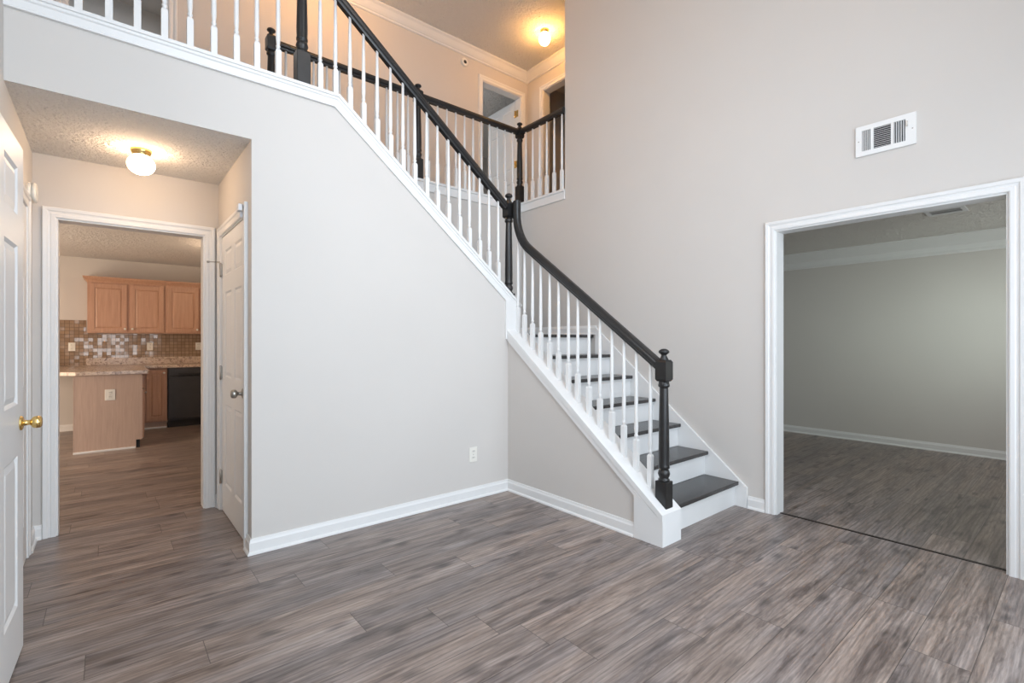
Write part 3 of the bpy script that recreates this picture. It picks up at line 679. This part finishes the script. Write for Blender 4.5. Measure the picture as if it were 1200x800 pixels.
b = BM(); box(b, XB - 0.022, XB - 0.011, 0.722, 0.728, zc + 0.02, zc + 0.05, 0.001); obj('damper_lever', b, 'nickel', v, 'grey lever')
for yy in (0.972, 0.700):
    b = BM(); lathe(b, [(0.004, 0), (0.0035, 0.0015), (0.001, 0.002)], (t0, yy, zc), 10, '-x'); obj('screw', b, 'nickel', v)

cv = thing('ceiling_vent', 'small metal air register on the side room ceiling', 'vent', (5.85, 0.87, Z1 - 0.012))
b = BM(); x0, x1, y0, y1 = 5.72, 5.98, 0.735, 1.01; zt, zb_ = Z1, Z1 - 0.010
box(b, x0, x1, y0, y0 + 0.03, zb_, zt); box(b, x0, x1, y1 - 0.03, y1, zb_, zt); box(b, x0, x0 + 0.06, y0 + .03, y1 - .03, zb_, zt); box(b, x1 - 0.06, x1, y0 + .03, y1 - .03, zb_, zt)
obj('frame', b, 'slot', cv)
obj('backing', box(BM(), x0 + 0.06, x1 - 0.06, y0 + .03, y1 - .03, zt - 0.003, zt - 0.001), 'dark', cv, 'dark duct opening')
b = BM()
for k in range(3): box(b, x0 + 0.085 + 0.03 * k, x0 + 0.092 + 0.03 * k, y0 + .03, y1 - .03, zb_, zt - 0.003)
obj('louvers', b, 'slot', cv)

def outlet(c, n, label, group=None, wd=0.074, ht=0.118, gang=1):
    """duplex outlet: plate centre c on the wall, n = direction it faces"""
    n = Vector(n); t = thing('wall_outlet', label, 'outlet', c, group)
    mt = Matrix.Translation(c) @ n.to_track_quat('Y', 'Z').to_matrix().to_4x4()
    def p(name, bb, mat, par=t, lab=None): bb.transform(mt); return obj(name, bb, mat, par, lab)
    p('plate', box(BM(), -wd / 2, wd / 2, 0, 0.006, -ht / 2, ht / 2, 0.003), 'plastic')
    for s in (-1, 1):
        f = p('socket', box(BM(), -0.017, 0.017, 0.005, 0.009, s * 0.025 - 0.015, s * 0.025 + 0.015, 0.003), 'plastic')
        bb = BM()
        for sx in (-0.007, 0.007): box(bb, sx - 0.0016, sx + 0.0016, 0.0088, 0.0095, s * 0.025 - 0.003, s * 0.025 + 0.008)
        bb.transform(mt); obj('slots', bb, 'dark', f, 'dark socket slots')
    bb = BM(); lathe(bb, [(0.0035, 0.005), (0.003, 0.0075), (0.001, 0.008)], (0, 0, 0), 10)
    bb.transform(Matrix.Rotation(-math.pi / 2, 4, 'X')); p('screw', bb, 'nickel')
    return t
outlet((2.245, YA, 0.350), (0, -1, 0), 'ivory outlet low on the pale wall near the stair corner')
def disc(name, label, cat, c, n, r, d, mat2=None):
    t = thing(name, label, cat, c)
    q = Vector(n).to_track_quat('Z', 'Y').to_matrix().to_4x4()
    b = BM(); lathe(b, [(r, 0), (r, d * 0.35), (r * 0.86, d * 0.40), (r * 0.86, d * 0.5)], (0, 0, 0), 28); b.transform(Matrix.Translation(c) @ q); obj('base', b, 'plastic', t)
    b = BM(); lathe(b, [(r * 0.95, d * 0.5), (r * 0.97, d * 0.75), (r * 0.86, d * 0.95), (r * 0.5, d), (0.001, d)], (0, 0, 0), 28); b.transform(Matrix.Translation(c) @ q); obj('cover', b, 'plastic', t)
    if mat2:
        b = BM(); lathe(b, [(r * 0.42, d), (r * 0.40, d * 1.1), (0.001, d * 1.12)], (0, 0, 0), 20); b.transform(Matrix.Translation(c) @ q); obj('grille', b, mat2, t, 'dark round center')
    return t
disc('smoke_alarm', 'round white smoke alarm high on the left hallway wall', 'smoke alarm', (XL, 4.06, 2.135), (1, 0, 0), 0.062, 0.042)
disc('wall_sensor', 'small round white sensor with a dark center on the upper hall wall', 'sensor', (3.650, YH, 4.955), (0, -1, 0), 0.055, 0.022, 'dark')

# ------------------------------------------------------------------ kitchen
def panel_door(parent, x0, x1, z0, z1, y, mat, knob=None, facing=-1):
    """raised panel cabinet door facing -Y with its front face at y"""
    b = BM(); t = 0.019; f = 0.052
    box(b, x0, x0 + f, y, y + t, z0, z1, 0.002); box(b, x1 - f, x1, y, y + t, z0, z1, 0.002)
    box(b, x0 + f, x1 - f, y, y + t, z0, z0 + f, 0.002); box(b, x0 + f, x1 - f, y, y + t, z1 - f, z1, 0.002)
    box(b, x0 + f, x1 - f, y + 0.010, y + t - 0.001, z0 + f, z1 - f)
    g, q = 0.006, 0.024
    X0, X1, Z0_, Z1_ = x0 + f, x1 - f, z0 + f, z1 - f
    A = [b.verts.new(p) for p in ((X0 + g, y + 0.010, Z0_ + g), (X1 - g, y + 0.010, Z0_ + g), (X1 - g, y + 0.010, Z1_ - g), (X0 + g, y + 0.010, Z1_ - g))]
    B = [b.verts.new(p) for p in ((X0 + q, y + 0.003, Z0_ + q), (X1 - q, y + 0.003, Z0_ + q), (X1 - q, y + 0.003, Z1_ - q), (X0 + q, y + 0.003, Z1_ - q))]
    for k in range(4): b.faces.new((A[k], A[(k + 1) % 4], B[(k + 1) % 4], B[k]))
    b.faces.new(B)
    d = obj('door', b, mat, parent)
    if knob:
        bb = BM(); lathe(bb, [(0.006, 0), (0.006, 0.010), (0.014, 0.016), (0.015, 0.022), (0.010, 0.028), (0.001, 0.029)], (knob[0], y, knob[1]), 16, '-y')
        obj('knob', bb, 'plastic', d, 'pale round knob')
    return d
UY = 8.87
def wall_cab(x0, x1, doors, label, cap_left=False):
    t = thing('wall_cabinet', label, 'cabinet', ((x0 + x1) / 2, KY - 0.16, 1.368), 'kitchen wall cabinets')
    obj('body', box(BM(), x0, x1, UY, KY - 0.001, 1.368, 2.075), 'maple', t)
    b = BM(); cr = [(0, 0), (0.004, 0), (0.012, 0.018), (0.040, 0.050), (0.048, 0.062), (0.048, 0.075), (0, 0.075)]
    path = [(x1, UY, 2.075), (x0, UY, 2.075)] + ([(x0, KY - 0.001, 2.075)] if cap_left else [])
    P = [Vector(p) for p in path]; sweep(b, P[::-1], (0, 0, 1), [(-a, bb) for a, bb in cr])
    obj('crown', b, 'maple', t, 'maple crown molding')
    for dx0, dx1, kn in doors: panel_door(t, dx0, dx1, 1.385, 2.055, UY - 0.020, 'maple', kn)
    return t
wall_cab(-0.205, 0.672, [(-0.180, 0.222, (0.200, 1.428)), (0.262, 0.650, (0.284, 1.428))], 'double-door maple wall cabinet on the left, two knobs meeting in the middle', True)
wall_cab(0.674, 1.55, [(0.698, 1.090, (1.068, 1.428)), (1.120, 1.525, (1.142, 1.428))], 'maple wall cabinet on the right, cut off by the doorway frame')

# backsplash and outlets
b = BM(); box(b, -1.2, -0.225, KY - 0.008, KY, 0.912, 1.55); box(b, -0.225, 3.19, KY - 0.008, KY, 1.012, 1.366)
struct('wall_backsplash', b, 'tiles', 'brown glass mosaic backsplash below the kitchen wall cabinets', 'backsplash')
outlet((-0.375, KY - 0.008, 1.175), (0, -1, 0), 'white outlet on the mosaic backsplash, left of the wall cabinets', 'kitchen backsplash outlets')
outlet((0.505, KY - 0.008, 1.175), (0, -1, 0), 'white outlet on the mosaic backsplash under the middle cabinet door', 'kitchen backsplash outlets')
outlet((1.125, KY - 0.008, 1.175), (0, -1, 0), 'white outlet on the mosaic backsplash by the right doorway frame', 'kitchen backsplash outlets')

# countertop: back run and peninsula in one L
b = BM(); prism(b, [(-0.265, 7.19), (0.372, 7.19), (0.385, 7.205), (0.385, 8.55), (3.19, 8.55), (3.19, KY - 0.010), (-0.90, KY - 0.010), (-0.90, 8.7), (-0.62, 8.2), (-0.62, 7.47)], 'z', 0.872, 0.910)
ct = thing('countertop', 'speckled granite countertop over the peninsula and back cabinets', 'countertop', (0.3, 8.5, 0.872))
obj('slab', b, 'granite', ct)
obj('upstand', box(BM(), -0.225, 3.19, KY - 0.030, KY - 0.008, 0.910, 1.012, 0.003), 'granite', ct, 'granite upstand')

pen = thing('peninsula_cabinet', 'taupe peninsula cabinet end facing the doorway under the granite counter', 'cabinet', (0.03, 7.9, 0))
b = BM(); prism(b, [(-0.275, 0), (0.266, 0), (0.266, 0.098), (0.325, 0.098), (0.325, 0.872), (-0.275, 0.872)], 'y', 7.235, 8.575); obj('body', b, 'panelwood', pen)
b = BM(); prism(b, [(-0.275, 0.0), (0.266, 0.0), (0.266, 0.098), (0.325, 0.098), (0.325, 0.868), (-0.275, 0.868)], 'y', 7.222, 7.235); obj('end_panel', b, 'panelwood', pen)
obj('corner_strip', box(BM(), -0.285, -0.275, 7.220, 7.245, 0, 0.868), 'panelwood', pen)
obj('base_strip', box(BM(), -0.285, 0.262, 7.208, 7.222, 0, 0.022, 0.004), 'white', pen, 'white floor strip')
b = BM(); box(b, 0.270, 0.302, 7.26, 8.57, 0.0, 0.096); obj('toe_kick', b, 'dark', pen, 'toe kick, darkened and widened for the recess shade')  # dark colour and extra width stand in for shadow in the notch
for y0, y1 in ((7.26, 7.70), (7.72, 8.16)):
    b = BM(); box(b, 0.325, 0.344, y0, y1, 0.11, 0.68, 0.003); box(b, 0.344, 0.350, y0 + 0.06, y1 - 0.06, 0.17, 0.62, 0.002)
    dd = obj('door', b, 'maple', pen)
    bb = BM(); lathe(bb, [(0.006, 0), (0.006, 0.01), (0.014, 0.016), (0.015, 0.022), (0.001, 0.028)], (0.344, y0 + 0.04, 0.64), 14, 'x'); obj('knob', bb, 'nickel', dd, 'metal knob')
    obj('drawer', box(BM(), 0.325, 0.344, y0, y1, 0.70, 0.85, 0.003), 'maple', pen)
outlet((0.030, 7.222, 0.640), (0, -1, 0), 'large white outlet on the peninsula end panel', None, 0.092, 0.125)

bc = thing('base_cabinet', 'narrow maple base cabinet between the peninsula and the dishwasher', 'cabinet', (0.53, 8.9, 0))
obj('body', box(BM(), 0.390, 0.672, 8.595, KY - 0.002, 0.10, 0.872), 'maple', bc)
panel_door(bc, 0.430, 0.660, 0.125, 0.845, 8.575, 'maple', (0.632, 0.800))
b = BM(); box(b, 0.390, 0.672, 8.655, 8.675, 0, 0.10); obj('toe_kick', b, 'panelwood', bc)
obj('base_strip', box(BM(), 0.390, 0.672, 8.640, 8.655, 0, 0.022, 0.004), 'white', bc, 'white floor strip')
dw = thing('dishwasher', 'black dishwasher under the counter at the right of the kitchen doorway', 'dishwasher', (0.98, 8.9, 0))
obj('tub', box(BM(), 0.682, 1.276, 8.60, KY - 0.002, 0.10, 0.868), 'dish', dw)
obj('door', box(BM(), 0.684, 1.274, 8.565, 8.60, 0.135, 0.745, 0.004), 'dish', dw)
obj('control_panel', box(BM(), 0.684, 1.274, 8.560, 8.60, 0.750, 0.866, 0.004), 'dish', dw)
b = BM(); box(b, 0.80, 1.16, 8.530, 8.545, 0.772, 0.790, 0.004); box(b, 0.81, 0.825, 8.545, 8.561, 0.774, 0.788); box(b, 1.135, 1.15, 8.545, 8.561, 0.774, 0.788); obj('handle', b, 'dark', dw, 'dark bar handle')
obj('toe_panel', box(BM(), 0.684, 1.274, 8.64, 8.66, 0, 0.13), 'dark', dw)
